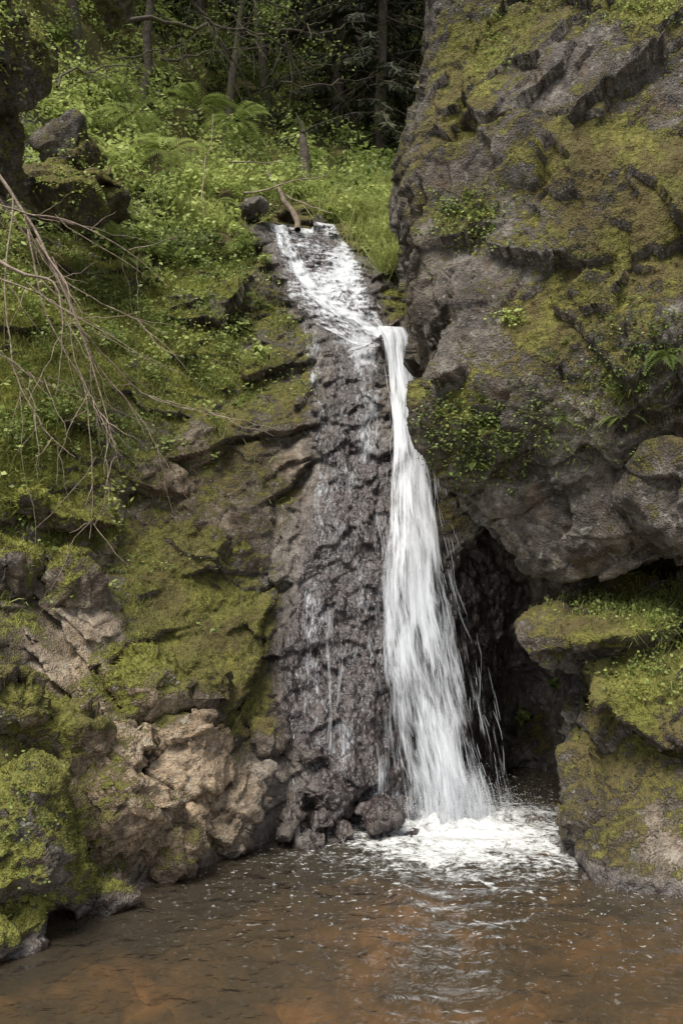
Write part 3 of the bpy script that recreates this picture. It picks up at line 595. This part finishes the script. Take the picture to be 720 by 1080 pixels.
def strands(name,rows,n,width,lrange,clump=6,free=False,spread=.09,thick=.08,off=.02):
    pth=path(rows);Smax=pth[0][-1];K=12
    c0=rng.uniform(0,1,clump);a0=c0[rng.integers(0,clump,n)]+rng.normal(size=n)*spread
    ln=rng.uniform(*lrange,n);s0=rng.uniform(0,1,n)*(Smax-ln*.6);tt=np.linspace(0,1,K)
    s=np.clip(s0[:,None]+ln[:,None]*tt,0,Smax)
    a=a0[:,None]+.04*np.sin(s*rng.uniform(2,6,n)[:,None]+rng.uniform(0,6,n)[:,None])+.03*np.sin(s*9+a0[:,None]*20)
    a=np.clip(a,-.08,1.08);P,sy=pos_on(pth,s,a)
    dp=rng.uniform(0,1,n)[:,None]*thick
    if free:P[...,1]=np.minimum(P[...,1]-dp,sy-off)-.05
    else:P[...,1]=sy-off-dp*.4
    T=unit(np.gradient(P,axis=1));Sd=unit(np.cross(T,np.array([0,-1.,.25])))
    w=(width*rng.uniform(.4,1.5,n))[:,None]*np.sin(np.pi*np.clip(tt*.94+.03,0,1))[None]**.6
    V=np.stack([P-Sd*w[...,None],P+Sd*w[...,None]],2).reshape(-1,3)
    o=(np.arange(n)*K*2)[:,None,None]+(np.arange(K-1)*2)[None,:,None];F=(o+np.array([0,1,3,2])).reshape(-1,4)
    mkobj(name,V,F,M_strand,{},True,WF)
def blur(G,rs,ra,op='mean'):
    for ax,r in((0,rs),(1,ra)):
        pad=[(0,0),(0,0)];pad[ax]=(r,r);Gp=np.pad(G,pad,mode='edge');n=G.shape[ax]
        st=[np.take(Gp,range(k,k+n),axis=ax) for k in range(2*r+1)]
        G=np.max(st,0) if op=='max' else np.mean(st,0)
    return G
def sheetw(name,rows,off,free,mat,dens,nU=40,nS=320,push=0,rip=.02,seed=0,wob=.02,cl=.35,ew=.28):
    pth=path(rows);s=np.linspace(0,pth[0][-1],nS);a=np.linspace(-.08,1.08,nU);SS,AA_=np.meshgrid(s,a,indexing='ij');P,sy=pos_on(pth,SS,AA_)
    nz_=lambda fa,fs,sd:fbm(np.stack([AA_.ravel()*fa,SS.ravel()*fs,0*SS.ravel()+seed*3.1],-1),1,3,sd+seed).reshape(SS.shape)
    rp=rip*nz_(5,1.3,10);P[...,0]+=wob*nz_(1.5,3.0,30)
    if free:
        y=P[...,1]-push*np.sin(np.clip(AA_,0,1)*np.pi)-rp
        corr=np.maximum(y-(sy-off),0);corr=blur(blur(corr,16,5,'max'),16,5);corr=blur(corr,10,4)
        P[...,1]=y-corr
    else:
        P[...,1]=blur(sy,3,1)-off-np.abs(rp)
    P[...,2]=np.maximum(P[...,2],-.03)
    i=np.arange(nS*nU).reshape(nS,nU);F=np.stack([i[:-1,:-1],i[:-1,1:],i[1:,1:],i[1:,:-1]],-1).reshape(-1,4)
    t=SS/pth[0][-1];edge=sst(-.08,-.08+ew,AA_)*sst(1.08,1.08-ew,AA_)
    dn=dens(AA_,t)+cl*nz_(4,2.0,50);dn=dn*edge-(1-edge)*.55
    mkobj(name,P.reshape(-1,3),F,mat,dict(dens=dn.ravel()),True,WF,uv=np.stack([AA_.ravel()*.6,SS.ravel()],-1))
main=[(350,392,430,7.62),(362,399,436,7.55),(380,402,440,7.48),(420,408,439,7.3),(470,410,455,7.0),(520,404,462,6.85),(560,398,470,6.72),(640,390,488,6.5),(700,394,502,6.4),(780,408,518,6.25),(830,422,530,6.18),(872,426,538,6.12)]
core=[(356,400,430,7.58),(420,411,438,7.28),(470,414,450,6.98),(560,412,462,6.70),(640,418,474,6.48),(740,434,494,6.3),(830,446,506,6.15),(872,450,510,6.1)]
upper=[(238,282,356,9.3),(260,286,372,8.8),(290,292,390,8.35),(315,302,397,8.0),(335,322,404,7.8),(352,352,414,7.7),(368,388,436,7.6)]
upl=[(238,284,308,9.3),(265,288,318,8.7),(290,294,338,8.35),(310,310,360,8.05),(325,330,378,7.9),(340,366,406,7.75),(355,386,420,7.7),(372,400,438,7.6)]
side=[(325,310,398,7.88),(420,324,408,7.3),(500,326,408,6.95),(600,320,400,6.6),(700,305,420,6.35),(800,300,440,6.1),(870,300,440,5.9)]
sheetw("main_sheet",main,.03,True,MS1,lambda a,t:.64+.14*np.sin(a*np.pi)-.24*t,push=.05,seed=1,rip=.035,cl=.45)
sheetw("main_sheet_back",main,.02,True,MS2,lambda a,t:.54-.12*t+.1*np.sin(a*np.pi),push=0,seed=2,rip=.02,cl=.45)
sheetw("core_sheet",core,.06,True,MS2,lambda a,t:.74-.12*t,push=.10,seed=3,rip=.03,ew=.5,cl=.45)
sheetw("upper_sheet",upper,.012,False,MS4,lambda a,t:.55+.0*a,seed=4,rip=.015,cl=.5,ew=.15)
sheetw("upper_main_flow",upl,.022,False,MS5,lambda a,t:.68+0*a,seed=5,rip=.03,cl=.5,ew=.4)
sheetw("side_film_glints",side,.010,False,MS3,lambda a,t:.60-.16*t,nU=90,nS=500,seed=6,rip=.004,wob=0,cl=.6,ew=.2)  # water film over the slab; its pale streaks also paint in glints
sheetw("lower_left_veil",[(540,388,412,6.75),(700,388,432,6.4),(800,388,446,6.2),(872,392,452,6.05)],.03,True,MS2,lambda a,t:.46+0*a,seed=7,cl=.4)
sheetw("right_veil",[(600,460,488,6.75),(700,480,524,6.6),(800,496,545,6.45),(850,506,556,6.35)],.03,True,MS2,lambda a,t:.36+0*a,seed=8,ew=.5)
sheetw("thin_fall",[(640,342,360,6.5),(720,342,364,6.3),(790,344,366,6.1)],.04,True,MS2,lambda a,t:.36+0*a,seed=9,cl=.4)
strands("main_strands",main,240,.0011,(.05,.25),30,True,.1,.16)
strands("core_strands",core,150,.0013,(.05,.25),14,True,.15,.16)
strands("upper_strands",upper,160,.0014,(.02,.08),40,False,.05,.02,.012)
strands("trickle_glints",side,1000,.0011,(.008,.04),300,False,.03,.0,.006)  # tiny white strands: thin trickles, plus glints painted onto the wet slab
k=8000;r=np.abs(rng.normal(size=k))*.34;a=rng.uniform(0,2*np.pi,k);zz=np.abs(rng.normal(size=k))*.17*np.exp(-r*1.5)
C=np.stack([fc[0]+.03+r*np.cos(a)*1.1,fc[1]+r*np.sin(a)*.6-.05,zz+.008],-1);sz=rng.uniform(.001,.0036,k)
k3=350;C2=at(rng.uniform(385,560,k3),rng.uniform(600,850,k3),6.3);C2[:,1]=6.0+rng.uniform(0,.4,k3);C=np.r_[C,C2];sz=np.r_[sz,rng.uniform(.0008,.002,k3)];k+=k3
oc=np.array([[1,0,0],[-1,0,0],[0,1,0],[0,-1,0],[0,0,1],[0,0,-1]],float);of=np.array([[0,2,4],[2,1,4],[1,3,4],[3,0,4],[2,0,5],[1,2,5],[3,1,5],[0,3,5]])
V=(C[:,None]+oc[None]*sz[:,None,None]).reshape(-1,3);F=(of[None]+(np.arange(k)*6)[:,None,None]).reshape(-1,3)
mkobj("splash_drops",V,F,M_strand,{},True,WF)
# ---------------- light, camera ----------------
W_=bpy.data.worlds.new("World");bpy.context.scene.world=W_;W_.use_nodes=True;nt=W_.node_tree
bg=nt.nodes["Background"];sk=nt.nodes.new("ShaderNodeTexSky");sk.sky_type='NISHITA';sk.sun_disc=False
el,az=math.radians(60),math.radians(210)
sk.sun_elevation=el;sk.sun_rotation=az;hs=nt.nodes.new("ShaderNodeHueSaturation");hs.inputs["Saturation"].default_value=.4
nt.links.new(sk.outputs[0],hs.inputs["Color"]);nt.links.new(hs.outputs[0],bg.inputs[0]);bg.inputs[1].default_value=.15
sd=Vector((math.sin(az)*math.cos(el),math.cos(az)*math.cos(el),math.sin(el)))
su=bpy.data.lights.new("sun","SUN");su.energy=5.0;su.angle=math.radians(28);su.color=(1,.955,.875);so=bpy.data.objects.new("sun",su);so.rotation_euler=sd.to_track_quat('Z','Y').to_euler();bpy.context.scene.collection.objects.link(so)
cd=bpy.data.cameras.new("camera");cd.sensor_fit='VERTICAL';cd.sensor_height=36;cd.lens=FPX/1080*36;cd.clip_end=300;cd.clip_start=.05
co=bpy.data.objects.new("camera",cd);co.location=CAM;co.rotation_euler=(math.pi/2+TH,0,0);bpy.context.scene.collection.objects.link(co);bpy.context.scene.camera=co
s=bpy.context.scene;s.view_settings.view_transform='Standard';s.view_settings.look='None';s.view_settings.exposure=0
